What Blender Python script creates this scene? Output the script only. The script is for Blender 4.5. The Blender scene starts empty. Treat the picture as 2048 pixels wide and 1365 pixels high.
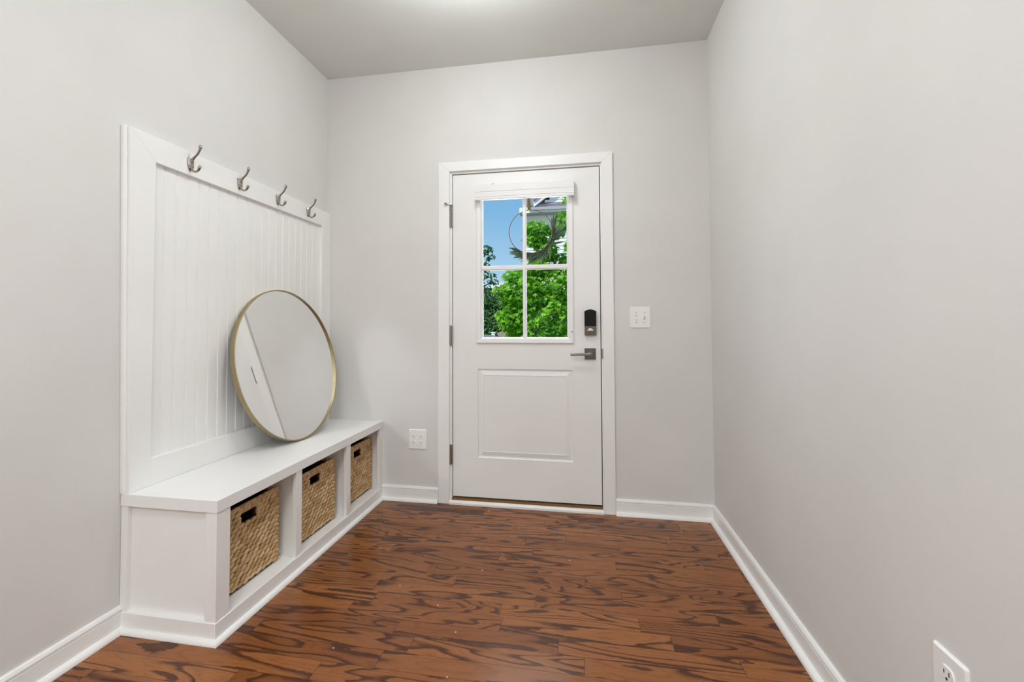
import bpy, bmesh, math, random
from mathutils import Vector, Matrix, noise
random.seed(11)
S = bpy.context.scene
COL = S.collection
PI = math.pi

# ------------------------------------------------------------------ room measures (metres)
W, H, DEPTH = 2.400, 2.770, 6.2            # width, ceiling height, length; back wall is y = 0
CAM = Vector((1.6695, -2.9481, 1.1121))

# ------------------------------------------------------------------ materials
def new_mat(name):
    m = bpy.data.materials.new(name); m.use_nodes = True
    nt = m.node_tree; nt.nodes.clear()
    out = nt.nodes.new('ShaderNodeOutputMaterial')
    return m, nt, out

def N(nt, typ, **kw):
    n = nt.nodes.new(typ)
    for k, v in kw.items():
        if k.startswith('i_'): n.inputs[k[2:].replace('_', ' ')].default_value = v
        else: setattr(n, k, v)
    return n

def L(nt, a, b): nt.links.new(a, b)

def math_n(nt, op, a, b=None, c=None):
    n = nt.nodes.new('ShaderNodeMath'); n.operation = op
    for i, v in enumerate((a, b, c)):
        if v is None: continue
        if isinstance(v, (int, float)): n.inputs[i].default_value = v
        else: nt.links.new(v, n.inputs[i])
    return n.outputs[0]

def ramp(nt, fac, stops, interp='LINEAR'):
    r = nt.nodes.new('ShaderNodeValToRGB'); r.color_ramp.interpolation = interp
    el = r.color_ramp.elements
    while len(el) > 1: el.remove(el[-1])
    el[0].position = stops[0][0]; el[0].color = (*stops[0][1], 1)
    for p, c in stops[1:]:
        e = el.new(p); e.color = (*c, 1)
    nt.links.new(fac, r.inputs[0])
    return r.outputs[0]

def paint(name, col, rough=0.5, bump=0.0, bscale=400, spec=0.5, var=0.02):
    m, nt, out = new_mat(name)
    b = N(nt, 'ShaderNodeBsdfPrincipled'); L(nt, b.outputs[0], out.inputs[0])
    b.inputs['Roughness'].default_value = rough
    b.inputs['Specular IOR Level'].default_value = spec
    tc = N(nt, 'ShaderNodeTexCoord')
    nz = N(nt, 'ShaderNodeTexNoise', i_Scale=3.0, i_Detail=2.0); L(nt, tc.outputs['Object'], nz.inputs['Vector'])
    c0 = tuple(x * (1 - var) for x in col); c1 = tuple(min(1, x * (1 + var)) for x in col)
    L(nt, ramp(nt, nz.outputs[0], [(0.3, c0), (0.7, c1)]), b.inputs['Base Color'])
    if bump:
        n2 = N(nt, 'ShaderNodeTexNoise', i_Scale=bscale, i_Detail=2.0); L(nt, tc.outputs['Object'], n2.inputs['Vector'])
        bp = N(nt, 'ShaderNodeBump', i_Strength=bump, i_Distance=0.002); L(nt, n2.outputs[0], bp.inputs['Height'])
        L(nt, bp.outputs[0], b.inputs['Normal'])
    return m

def metal(name, col, rough=0.3, brushed=True, metallic=1.0):
    m, nt, out = new_mat(name)
    b = N(nt, 'ShaderNodeBsdfPrincipled'); L(nt, b.outputs[0], out.inputs[0])
    b.inputs['Base Color'].default_value = (*col, 1); b.inputs['Metallic'].default_value = metallic
    tc = N(nt, 'ShaderNodeTexCoord'); nz = N(nt, 'ShaderNodeTexNoise', i_Scale=180.0, i_Detail=3.0)
    L(nt, tc.outputs['Object'], nz.inputs['Vector'])
    mr = N(nt, 'ShaderNodeMapRange'); L(nt, nz.outputs[0], mr.inputs[0])
    mr.inputs[3].default_value = rough * .8; mr.inputs[4].default_value = rough * 1.2
    L(nt, mr.outputs[0], b.inputs['Roughness'])
    return m

M = {}
M['wall'] = paint('wall_paint', (0.697, 0.690, 0.673), 0.62, 0.10, 500, 0.3)
M['ceiling'] = paint('ceiling_paint', (0.685, 0.70, 0.672), 0.8, 0.05, 500, 0.2)
M['trim'] = paint('white_trim_paint', (0.84, 0.84, 0.83), 0.38, 0.0)
M['panel'] = paint('white_panel_paint', (0.84, 0.84, 0.825), 0.42, 0.0)
M['door'] = paint('door_paint', (0.82, 0.82, 0.81), 0.45, 0.04, 250)
M['plastic'] = paint('white_plastic', (0.86, 0.86, 0.85), 0.3)
M['blind'] = paint('blind_vinyl', (0.80, 0.80, 0.79), 0.4)
M['slot'] = paint('dark_slot', (0.02, 0.02, 0.02), 0.6)
M['black'] = paint('black_plastic', (0.006, 0.006, 0.0065), 0.5, 0, 400, 0.22)
M['nickel'] = metal('satin_nickel', (0.36, 0.335, 0.30), 0.24)
M['bronze_nickel'] = metal('dark_nickel', (0.15, 0.135, 0.115), 0.33)
M['bright'] = metal('bright_nickel', (0.75, 0.73, 0.70), 0.2)
M['brass'] = metal('brushed_brass', (0.43, 0.355, 0.20), 0.42)
M['mirror'] = metal('mirror_silver', (0.90, 0.905, 0.90), 0.0)
nt_ = M['mirror'].node_tree
for n_ in nt_.nodes:
    if n_.type == 'MAP_RANGE': n_.inputs[3].default_value = 0; n_.inputs[4].default_value = 0
M['sill'] = paint('stained_sill', (0.22, 0.11, 0.035), 0.4)
M['inner_shade'] = paint('basket_shade', (0.035, 0.022, 0.014), 0.9)  # dark colour paints the shade inside the baskets and behind the weave
M['bark'] = paint('bark', (0.07, 0.05, 0.035), 0.9, 0.5, 60)
M['shingle'] = paint('roof_shingle', (0.20, 0.18, 0.22), 0.9, 0.9, 20, 0.2, 0.35)
M['vinyl'] = paint('white_vinyl', (0.88, 0.87, 0.89), 0.5)
M['soffit'] = paint('grey_gutter', (0.42, 0.42, 0.45), 0.5)
M['fence'] = paint('weathered_wood', (0.42, 0.35, 0.27), 0.85, 0.4, 60, 0.2, 0.2)
M['ribbon'] = paint('olive_ribbon', (0.16, 0.13, 0.05), 0.6)
M['ring'] = metal('bronze_wire', (0.13, 0.075, 0.04), 0.35)

def glass_mat():
    m, nt, out = new_mat('window_glass')
    tr = N(nt, 'ShaderNodeBsdfTransparent'); tr.inputs[0].default_value = (0.97, 0.985, 0.98, 1)
    gl = N(nt, 'ShaderNodeBsdfGlossy'); gl.inputs['Roughness'].default_value = 0.0
    fr = N(nt, 'ShaderNodeFresnel'); fr.inputs[0].default_value = 1.06
    mx = N(nt, 'ShaderNodeMixShader')
    L(nt, fr.outputs[0], mx.inputs[0]); L(nt, tr.outputs[0], mx.inputs[1]); L(nt, gl.outputs[0], mx.inputs[2])
    L(nt, mx.outputs[0], out.inputs[0]); return m
M['glass'] = glass_mat()

def leaf_mat(name, c0, c1, trans, rough=0.45, tw=0.45):
    m, nt, out = new_mat(name)
    geo = N(nt, 'ShaderNodeNewGeometry')
    col = ramp(nt, geo.outputs['Random Per Island'], [(0, c0), (1, c1)])
    b = N(nt, 'ShaderNodeBsdfPrincipled'); b.inputs['Roughness'].default_value = rough
    b.inputs['Specular IOR Level'].default_value = 0.35
    L(nt, col, b.inputs['Base Color'])
    t = N(nt, 'ShaderNodeBsdfTranslucent'); t.inputs[0].default_value = (*trans, 1)
    mx = N(nt, 'ShaderNodeMixShader'); mx.inputs[0].default_value = tw
    L(nt, b.outputs[0], mx.inputs[1]); L(nt, t.outputs[0], mx.inputs[2]); L(nt, mx.outputs[0], out.inputs[0])
    return m
M['maple'] = leaf_mat('maple_leaf', (0.03, 0.15, 0.005), (0.31, 0.64, 0.045), (0.26, 0.62, 0.015))
M['darkleaf'] = leaf_mat('dark_leaf', (0.02, 0.075, 0.018), (0.07, 0.19, 0.035), (0.05, 0.16, 0.02), tw=.3)
M['wreathleaf'] = leaf_mat('olive_leaf', (0.035, 0.06, 0.042), (0.12, 0.165, 0.105), (0.07, 0.11, 0.04), tw=.25)

def weave_mat():
    m, nt, out = new_mat('water_hyacinth')
    geo = N(nt, 'ShaderNodeNewGeometry')
    tc = N(nt, 'ShaderNodeTexCoord')
    nz = N(nt, 'ShaderNodeTexNoise', i_Scale=12.0, i_Detail=2.0); L(nt, tc.outputs['Object'], nz.inputs['Vector'])
    f1 = N(nt, 'ShaderNodeTexNoise', i_Scale=160.0, i_Detail=4.0); L(nt, tc.outputs['Object'], f1.inputs['Vector'])
    v = math_n(nt, 'ADD', math_n(nt, 'MULTIPLY', geo.outputs['Random Per Island'], 0.55),
               math_n(nt, 'ADD', math_n(nt, 'MULTIPLY', nz.outputs[0], 0.45), math_n(nt, 'MULTIPLY', f1.outputs[0], 0.25)))
    col = ramp(nt, v, [(0.18, (0.30, 0.165, 0.062)), (0.5, (0.50, 0.32, 0.14)), (0.75, (0.60, 0.42, 0.22)), (1.0, (0.62, 0.47, 0.31))])
    b = N(nt, 'ShaderNodeBsdfPrincipled'); b.inputs['Roughness'].default_value = 0.62
    b.inputs['Specular IOR Level'].default_value = 0.35
    L(nt, col, b.inputs['Base Color'])
    bp = N(nt, 'ShaderNodeBump', i_Strength=0.5, i_Distance=0.002); L(nt, f1.outputs[0], bp.inputs['Height'])
    L(nt, bp.outputs[0], b.inputs['Normal']); L(nt, b.outputs[0], out.inputs[0])
    return m
M['weave'] = weave_mat()

def floor_mat():
    m, nt, out = new_mat('stained_oak_floor')
    tc = N(nt, 'ShaderNodeTexCoord'); sx = N(nt, 'ShaderNodeSeparateXYZ'); L(nt, tc.outputs['Object'], sx.inputs[0])
    X, Y = sx.outputs[0], sx.outputs[1]
    PW = 0.0858
    rowf = math_n(nt, 'DIVIDE', math_n(nt, 'ADD', Y, 0.76 + 100 * PW), PW)
    row = math_n(nt, 'FLOOR', rowf); fy = math_n(nt, 'SUBTRACT', rowf, row)
    def white(a, b):
        c = N(nt, 'ShaderNodeCombineXYZ')
        for i, v in enumerate((a, b)):
            if isinstance(v, (int, float)): c.inputs[i].default_value = v
            else: L(nt, v, c.inputs[i])
        w = N(nt, 'ShaderNodeTexWhiteNoise', noise_dimensions='3D'); L(nt, c.outputs[0], w.inputs['Vector'])
        return w
    w1 = white(row, 3.7); w2 = white(row, 9.1)
    Lr = math_n(nt, 'MULTIPLY_ADD', w1.outputs[0], 0.55, 0.42)
    colf = math_n(nt, 'DIVIDE', math_n(nt, 'ADD', math_n(nt, 'ADD', X, 20.0), math_n(nt, 'MULTIPLY', w2.outputs[0], 3.0)), Lr)
    col = math_n(nt, 'FLOOR', colf); fx = math_n(nt, 'SUBTRACT', colf, col)
    idn = white(row, col); sid = N(nt, 'ShaderNodeSeparateColor'); L(nt, idn.outputs['Color'], sid.inputs[0])
    r1, r2, r3 = sid.outputs[0], sid.outputs[1], sid.outputs[2]
    # growth-ring figure : contours of stretched noise, a different cut of it on every board
    gx = math_n(nt, 'ADD', math_n(nt, 'MULTIPLY', X, math_n(nt, 'MULTIPLY_ADD', r3, 0.9, 1.5)), math_n(nt, 'MULTIPLY', r1, 61.0))
    gy = math_n(nt, 'ADD', math_n(nt, 'MULTIPLY', Y, math_n(nt, 'MULTIPLY_ADD', r2, 5.0, 8.5)), math_n(nt, 'MULTIPLY', r2, 47.0))
    cg = N(nt, 'ShaderNodeCombineXYZ'); L(nt, gx, cg.inputs[0]); L(nt, gy, cg.inputs[1]); L(nt, math_n(nt, 'MULTIPLY', r3, 31.0), cg.inputs[2])
    ng = N(nt, 'ShaderNodeTexNoise', i_Scale=1.0, i_Detail=1.6, i_Roughness=0.42, i_Distortion=0.35); L(nt, cg.outputs[0], ng.inputs['Vector'])
    # fine pores running along the board
    cp = N(nt, 'ShaderNodeCombineXYZ'); L(nt, math_n(nt, 'MULTIPLY', X, 16.0), cp.inputs[0]); L(nt, math_n(nt, 'MULTIPLY', Y, 420.0), cp.inputs[1]); L(nt, r1, cp.inputs[2])
    npz = N(nt, 'ShaderNodeTexNoise', i_Scale=1.0, i_Detail=3.0, i_Roughness=0.65); L(nt, cp.outputs[0], npz.inputs['Vector'])
    cq = N(nt, 'ShaderNodeCombineXYZ'); L(nt, math_n(nt, 'MULTIPLY', X, 45.0), cq.inputs[0]); L(nt, math_n(nt, 'MULTIPLY', Y, 130.0), cq.inputs[1]); L(nt, r2, cq.inputs[2])
    nq = N(nt, 'ShaderNodeTexNoise', i_Scale=1.0, i_Detail=2.0); L(nt, cq.outputs[0], nq.inputs['Vector'])
    nb = math_n(nt, 'ADD', math_n(nt, 'MULTIPLY', ng.outputs[0], math_n(nt, 'MULTIPLY_ADD', math_n(nt, 'MULTIPLY', r1, r1), 6.5, 4.6)),
                math_n(nt, 'MULTIPLY', math_n(nt, 'SUBTRACT', nq.outputs[0], 0.5), 0.20))
    fr = math_n(nt, 'FRACT', nb)
    band = ramp(nt, fr, [(0.0, (0, 0, 0)), (0.07, (1, 1, 1)), (0.20, (.95, .95, .95)), (0.36, (.22, .22, .22)), (0.56, (0, 0, 0)), (0.97, (0, 0, 0)), (1.0, (.1, .1, .1))])
    bs = math_n(nt, 'MULTIPLY', band, math_n(nt, 'MULTIPLY_ADD', npz.outputs[0], 0.55, 0.62))
    bs = math_n(nt, 'MINIMUM', math_n(nt, 'ADD', bs, math_n(nt, 'MULTIPLY', math_n(nt, 'SUBTRACT', npz.outputs[0], 0.42), 0.35)), 1.0)
    bs = math_n(nt, 'MAXIMUM', bs, 0.0)
    fr2 = math_n(nt, 'FRACT', math_n(nt, 'MULTIPLY', nb, 3.0))
    fine = ramp(nt, fr2, [(0.0, (0, 0, 0)), (0.10, (.34, .34, .34)), (0.25, (.2, .2, .2)), (0.5, (0, 0, 0))])
    bs = math_n(nt, 'MAXIMUM', bs, math_n(nt, 'MULTIPLY', fine, math_n(nt, 'MULTIPLY_ADD', npz.outputs[0], 1.2, 0.2)))
    light = ramp(nt, r2, [(0, (0.215, 0.074, 0.023)), (0.5, (0.275, 0.101, 0.032)), (1, (0.335, 0.128, 0.041))])
    dark = ramp(nt, r3, [(0, (0.050, 0.016, 0.0078)), (1, (0.070, 0.024, 0.0120))])
    mx = N(nt, 'ShaderNodeMix', data_type='RGBA'); L(nt, bs, mx.inputs[0]); fib = N(nt, 'ShaderNodeMix', data_type='RGBA', blend_type='MULTIPLY'); fib.inputs[0].default_value = 1.0; L(nt, light, fib.inputs[6])
    L(nt, ramp(nt, npz.outputs[0], [(0.28, (.70, .66, .62)), (0.50, (1, 1, 1)), (0.72, (1.12, 1.13, 1.14))]), fib.inputs[7])
    L(nt, fib.outputs[2], mx.inputs[6]); L(nt, dark, mx.inputs[7])
    # seams
    ey = math_n(nt, 'MULTIPLY', math_n(nt, 'MINIMUM', fy, math_n(nt, 'SUBTRACT', 1.0, fy)), PW)
    ex = math_n(nt, 'MULTIPLY', math_n(nt, 'MINIMUM', fx, math_n(nt, 'SUBTRACT', 1.0, fx)), Lr)
    e = math_n(nt, 'MINIMUM', ey, ex)
    seam = N(nt, 'ShaderNodeMapRange'); L(nt, e, seam.inputs[0]); seam.inputs[1].default_value = 0.0003; seam.inputs[2].default_value = 0.0011
    mx2 = N(nt, 'ShaderNodeMix', data_type='RGBA'); L(nt, seam.outputs[0], mx2.inputs[0]); mx2.inputs[6].default_value = (0.03, 0.012, 0.007, 1); L(nt, mx.outputs[2], mx2.inputs[7])
    b = N(nt, 'ShaderNodeBsdfPrincipled'); L(nt, mx2.outputs[2], b.inputs['Base Color'])
    nr_ = N(nt, 'ShaderNodeTexNoise', i_Scale=2.5, i_Detail=1.0); L(nt, tc.outputs['Object'], nr_.inputs['Vector'])
    rr = N(nt, 'ShaderNodeMapRange'); L(nt, nr_.outputs[0], rr.inputs[0]); rr.inputs[3].default_value = 0.20; rr.inputs[4].default_value = 0.27
    L(nt, rr.outputs[0], b.inputs['Roughness']); b.inputs['Specular IOR Level'].default_value = 0.24
    hh = math_n(nt, 'ADD', math_n(nt, 'MULTIPLY', seam.outputs[0], 1.0), math_n(nt, 'MULTIPLY', bs, 0.0))
    bp = N(nt, 'ShaderNodeBump', i_Strength=0.15, i_Distance=0.001); L(nt, hh, bp.inputs['Height'])
    L(nt, bp.outputs[0], b.inputs['Normal']); L(nt, b.outputs[0], out.inputs[0])
    return m
M['floor'] = floor_mat()

def lawn_mat():
    m, nt, out = new_mat('lawn'); tc = N(nt, 'ShaderNodeTexCoord')
    nz = N(nt, 'ShaderNodeTexNoise', i_Scale=6.0, i_Detail=6.0); L(nt, tc.outputs['Object'], nz.inputs['Vector'])
    b = N(nt, 'ShaderNodeBsdfPrincipled'); b.inputs['Roughness'].default_value = .9
    L(nt, ramp(nt, nz.outputs[0], [(0.3, (0.03, 0.07, 0.015)), (0.7, (0.09, 0.17, 0.035))]), b.inputs['Base Color'])
    L(nt, b.outputs[0], out.inputs[0]); return m
M['lawn'] = lawn_mat()

# ------------------------------------------------------------------ mesh helpers
def box(bm, x0, x1, y0, y1, z0, z1):
    vs = [bm.verts.new((x, y, z)) for x in (x0, x1) for y in (y0, y1) for z in (z0, z1)]
    for q in ((0, 1, 3, 2), (4, 6, 7, 5), (0, 4, 5, 1), (2, 3, 7, 6), (0, 2, 6, 4), (1, 5, 7, 3)):
        bm.faces.new([vs[i] for i in q])
    return vs

def prism(bm, prof, axis, a, b):
    """extrude a closed 2-D profile along an axis; profile coords are the two other axes in xyz order"""
    def P(u, v, t):
        return {0: (t, u, v), 1: (u, t, v), 2: (u, v, t)}[axis]
    A = [bm.verts.new(P(u, v, a)) for u, v in prof]; B = [bm.verts.new(P(u, v, b)) for u, v in prof]
    n = len(prof)
    for i in range(n):
        j = (i + 1) % n; bm.faces.new((A[i], A[j], B[j], B[i]))
    bm.faces.new(A[::-1]); bm.faces.new(B)

def tube(bm, pts, rad, n=10, flat=None):
    pts = [Vector(p) for p in pts]; rings = []
    up = Vector((0, 1, 0.01))
    for i, p in enumerate(pts):
        t = (pts[min(i + 1, len(pts) - 1)] - pts[max(i - 1, 0)]).normalized()
        s = t.cross(up)
        if s.length < 1e-4: s = t.cross(Vector((1, 0, 0)))
        s.normalize(); u = s.cross(t).normalized()
        r = rad[i] if isinstance(rad, (list, tuple)) else rad
        ru, rs = (r, r)
        if flat: ru = r * flat
        rings.append([bm.verts.new(p + s * rs * math.cos(2 * PI * k / n) + u * ru * math.sin(2 * PI * k / n)) for k in range(n)])
    for a, b in zip(rings, rings[1:]):
        for k in range(n): bm.faces.new((a[k], a[(k + 1) % n], b[(k + 1) % n], b[k]))
    bm.faces.new(rings[0][::-1]); bm.faces.new(rings[-1])

def bez(p0, p1, p2, p3, n=12):
    p0, p1, p2, p3 = map(Vector, (p0, p1, p2, p3)); o = []
    for i in range(n + 1):
        t = i / n; s = 1 - t
        o.append(p0 * s**3 + p1 * 3 * s * s * t + p2 * 3 * s * t * t + p3 * t**3)
    return o

def cyl(bm, c, r, h, axis=2, n=24):
    prof = [(math.cos(2 * PI * k / n) * r, math.sin(2 * PI * k / n) * r) for k in range(n)]
    o = [c[i] for i in range(3) if i != axis]
    prism(bm, [(u + o[0], v + o[1]) for u, v in prof], axis, c[axis], c[axis] + h)

def rrect(x0, x1, z0, z1, r, n=5):
    o = []
    for cx, cz, a0 in ((x1 - r, z1 - r, 0), (x0 + r, z1 - r, PI / 2), (x0 + r, z0 + r, PI), (x1 - r, z0 + r, 3 * PI / 2)):
        for k in range(n + 1):
            a = a0 + PI / 2 * k / n; o.append((cx + r * math.cos(a), cz + r * math.sin(a)))
    return o

def obj(name, bm, m, parent=None, smooth=False, bevel=0.0, seg=2):
    bmesh.ops.recalc_face_normals(bm, faces=bm.faces)
    if parent is not None:
        w = Vector((0, 0, 0)); p = parent
        while p is not None: w += p.location; p = p.parent
        bmesh.ops.translate(bm, verts=bm.verts, vec=-w)
    me = bpy.data.meshes.new(name); bm.to_mesh(me); bm.free()
    o = bpy.data.objects.new(name, me); COL.objects.link(o)
    me.materials.append(m if not isinstance(m, str) else M[m])
    if parent is not None: o.parent = parent
    if smooth:
        for p in me.polygons: p.use_smooth = True
    if bevel:
        b = o.modifiers.new('bevel', 'BEVEL'); b.width = bevel; b.segments = seg; b.limit_method = 'ANGLE'; b.angle_limit = math.radians(40)
        b.harden_normals = False
    return o

def empty(name, loc, label=None, cat=None, group=None, kind=None):
    o = bpy.data.objects.new(name, None); COL.objects.link(o); o.location = loc; o.empty_display_size = .1
    return tag(o, label, cat, group, kind)

def tag(o, label=None, cat=None, group=None, kind=None):
    if label: o['label'] = label
    if cat: o['category'] = cat
    if group: o['group'] = group
    if kind: o['kind'] = kind
    return o

def struct(name, bm, m, label, cat, **kw):
    return tag(obj(name, bm, m, **kw), label, cat, None, 'structure')

def BM(): return bmesh.new()

def copy_tree(o, parent=None):
    c = o.copy(); COL.objects.link(c)
    if parent is not None:
        c.parent = parent; c.matrix_parent_inverse = o.matrix_parent_inverse
    for ch in [k for k in bpy.data.objects if k.parent == o]: copy_tree(ch, c)
    return c

# ------------------------------------------------------------------ room shell
OX0, OX1, OZ1 = 0.852, 1.794, 2.088         # rough door opening
b = BM(); box(b, -0.15, W + .15, -DEPTH - .15, 0.16, -0.12, 0.0)
struct('floor', b, 'floor', 'dark stained oak strip floor with bold cathedral grain', 'floor')
b = BM(); box(b, -0.15, W + .15, -DEPTH - .15, 0.16, H, H + .15)
struct('ceiling', b, 'ceiling', 'flat greyish white ceiling over the entry', 'ceiling')
b = BM(); box(b, -0.15, 0, -DEPTH, 0, 0, H)
struct('wall_left', b, 'wall', 'pale greige wall on the left behind the bench', 'wall')
b = BM(); box(b, W, W + .15, -DEPTH, 0, 0, H)
struct('wall_right', b, 'wall', 'long bare pale greige wall on the right', 'wall')
b = BM()
box(b, -0.15, OX0, 0, .16, 0, H); box(b, OX1, W + .15, 0, .16, 0, H); box(b, OX0, OX1, 0, .16, OZ1, H)
struct('wall_back', b, 'wall', 'pale greige end wall around the white door', 'wall')
b = BM(); box(b, -0.15, W + .15, -DEPTH - .15, -DEPTH, 0, H)
struct('wall_front', b, 'wall', 'pale wall behind the camera', 'wall')

# baseboards: board with a stepped cap, plus quarter-round shoe as its part
def base_prof():
    return [(0, 0), (.013, 0), (.013, .070), (.0095, .0715), (.0095, .0735), (.0135, .0755), (.0135, .081), (.009, .089), (.004, .0915), (0, .0915)]
def shoe_prof(o=.013, r=.019):
    return [(o, 0), (o + r, 0)] + [(o + r * math.cos(a), r * math.sin(a)) for a in [PI / 2 * k / 6 for k in range(1, 7)]]
def baseboard(name, axis, a, b_, place, label):
    t = BM(); prism(t, [place(u, v) for u, v in base_prof()], axis, a, b_)
    o = struct(name, t, 'trim', label, 'baseboard')
    t = BM(); prism(t, [place(u, v) for u, v in shoe_prof()], axis, a, b_)
    obj('shoe_moulding', t, 'trim', o, smooth=False, bevel=0)
    return o
baseboard('baseboard_right', 1, -DEPTH, 0, lambda u, v: (W - u, v), 'white baseboard with shoe moulding along the right wall')
baseboard('baseboard_left', 1, -DEPTH, -1.4355, lambda u, v: (u, v), 'white baseboard on the left wall up to the bench end')
baseboard('baseboard_back', 0, 1.858, W, lambda u, v: (-u, v), 'short white baseboard between the door casing and the right wall')
baseboard('baseboard_back_bench', 0, 0.405, 0.777, lambda u, v: (-u, v), 'short white baseboard between the bench and the door casing')

# ------------------------------------------------------------------ door: casing, jamb, threshold
b = BM()
cy0, cy1 = -.018, 0.0
CX0, CX1, CZ = .779, 1.857, 2.146
IX0, IX1, IZ = .852, 1.791, 2.086
def quad_board(pts, ya, yb, bm):
    A = [bm.verts.new((x, ya, z)) for x, z in pts]; B = [bm.verts.new((x, yb, z)) for x, z in pts]
    n = len(pts)
    for i in range(n): bm.faces.new((A[i], A[(i + 1) % n], B[(i + 1) % n], B[i]))
    bm.faces.new(A[::-1]); bm.faces.new(B)
quad_board([(CX0, 0), (IX0, 0), (IX0, IZ), (CX0, CZ)], cy0, cy1, b)
quad_board([(IX1, 0), (CX1, 0), (CX1, CZ), (IX1, IZ)], cy0, cy1, b)
quad_board([(CX0, CZ), (IX0, IZ), (IX1, IZ), (CX1, CZ)], cy0, cy1, b)
struct('trim_1', b, 'trim', 'flat white casing boards framing the door', 'door trim', bevel=.0025)
b = BM()
JX0, JX1, JZ = .8645, 1.7845, 2.0735
box(b, OX0, JX0, 0, .15, 0, OZ1); box(b, JX1, OX1, 0, .15, 0, OZ1); box(b, JX0, JX1, 0, .15, JZ, OZ1)
box(b, JX0, JX0 + .014, .066, .15, 0, JZ); box(b, JX1 - .014, JX1, .066, .15, 0, JZ); box(b, JX0 + .014, JX1 - .014, .066, .15, JZ - .014, JZ)
struct('trim_2', b, 'trim', 'white door jamb and stops inside the casing', 'door trim', bevel=.001)
b = BM(); box(b, JX0, JX1, -.006, .16, 0, .033)
sill = struct('trim_3', b, 'sill', 'brown stained sill under the door', 'door trim')
b = BM()
prism(b, [(-.0062, 0), (-.024, 0), (-.024, .012), (-.019, .0205), (-.012, .0235), (-.0062, .0235)], 0, IX0 + .001, IX1 - .001)
struct('trim_4', b, 'trim', 'white shoe moulding strip across the foot of the door', 'door trim')

# ------------------------------------------------------------------ door leaf
YF = 0.012                                   # face of the door leaf
KS = (YF + 2.948) / 2.948
def dx(x): return 1.6695 + (x - 1.6695) * KS
def dz(z): return 1.1121 + (z - 1.1121) * KS
door = empty('door_1', (dx(.867), YF, .042), 'white half-glazed entry door with four panes', 'door', None, 'structure')
X0, X1, Z0, Z1 = .8685, 1.7795, .042, 2.0685
LX0, LX1, LZ0, LZ1 = dx(1.045), dx(1.606), dz(1.012), dz(1.957)
PX0, PX1, PZ0, PZ1 = dx(1.031), dx(1.614), dz(.289), dz(.839)
b = BM()
YB = YF + .045
box(b, X0, LX0, YF, YB, Z0, Z1); box(b, LX1, X1, YF, YB, Z0, Z1); box(b, LX0, LX1, YF, YB, LZ1, Z1)
box(b, LX0, LX1, YF, YB, PZ1 + .0, LZ0); box(b, LX0, LX1, YF, YB, Z0, PZ0)
# note: the two stiles already cover PX0..LX0 and LX1..PX1, so cut the moulded panel inside LX0..LX1 width
def ring_panel(bm, x0, x1, z0, z1, prof):
    loops = []
    for inset, dep in prof:
        loops.append([bm.verts.new(p) for p in ((x0 + inset, YF + dep, z0 + inset), (x1 - inset, YF + dep, z0 + inset), (x1 - inset, YF + dep, z1 - inset), (x0 + inset, YF + dep, z1 - inset))])
    for A, B in zip(loops, loops[1:]):
        for k in range(4): bm.faces.new((A[k], A[(k + 1) % 4], B[(k + 1) % 4], B[k]))
    bm.faces.new(loops[-1])
b.free()
b = BM()
box(b, X0, PX0, YF, YB, Z0, Z1); box(b, PX1, X1, YF, YB, Z0, Z1)
box(b, PX0, LX0, YF, YB, PZ1, Z1); box(b, LX1, PX1, YF, YB, PZ1, Z1)
box(b, LX0, LX1, YF, YB, LZ1, Z1); box(b, LX0, LX1, YF, YB, PZ1, LZ0); box(b, PX0, PX1, YF, YB, Z0, PZ0)
box(b, PX0, PX1, YF + .02, YB, PZ0, PZ1)
bmesh.ops.remove_doubles(b, verts=b.verts, dist=1e-6)
ring_panel(b, PX0, PX1, PZ0, PZ1, [(0, 0), (.0015, .006), (.005, .0095), (.012, .0095), (.030, .004), (.040, .0015), (.042, .004), (.046, .004)])
obj('door_slab', b, 'door', door)
# glazing frame: sloped picture-frame moulding standing proud of the leaf
def frame_ring(bm, x0, x1, z0, z1, prof):
    loops = []
    for inset, y in prof:
        loops.append([bm.verts.new(p) for p in ((x0 + inset, y, z0 + inset), (x1 - inset, y, z0 + inset), (x1 - inset, y, z1 - inset), (x0 + inset, y, z1 - inset))])
    for A, B in zip(loops, loops[1:] + loops[:1]):
        for k in range(4): bm.faces.new((A[k], A[(k + 1) % 4], B[(k + 1) % 4], B[k]))
b = BM()
FX0, FX1, FZ0, FZ1 = dx(1.024), dx(1.6235), dz(.997), dz(1.972)
frame_ring(b, FX0, FX1, FZ0, FZ1, [(0, YF), (0, YF - .008), (.006, YF - .013), (.026, YF - .011), (.031, YF - .006), (.040, YF + .006), (.040, YF + .02), (.012, YF + .02)])
obj('window_frame', b, 'trim', door)
GX0, GX1, GZ0, GZ1 = FX0 + .038, FX1 - .038, FZ0 + .038, FZ1 - .038
b = BM(); ym = YF + .003
xm0, xm1, zm0, zm1 = dx(1.3145), dx(1.3385), dz(1.4515), dz(1.4815)
def muntin(bm, horizontal):
    w = .5 * ((zm1 - zm0) if horizontal else (xm1 - xm0)); c = .5 * ((zm1 + zm0) if horizontal else (xm1 + xm0))
    f_ = -.003 if horizontal else -.0037
    prof = [(-w, .012), (-w, .004), (-w * .6, f_), (w * .6, f_), (w, .004), (w, .012)]
    if horizontal: prism(bm, [(YF + v, c + u) for u, v in prof], 0, GX0 - .004, GX1 + .004)
    else: prism(bm, [(c + u, YF + v) for u, v in prof], 2, GZ0 - .004, GZ1 + .004)
muntin(b, False); obj('muntin', b, 'trim', door)
b = BM(); muntin(b, True); obj('muntin', b, 'trim', door)
b = BM(); box(b, GX0 - .01, GX1 + .01, YF + .018, YF + .024, GZ0 - .01, GZ1 + .01)
obj('window_pane', b, 'glass', door)
b = BM()   # outer glazing bars and frame seen from outside
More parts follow.
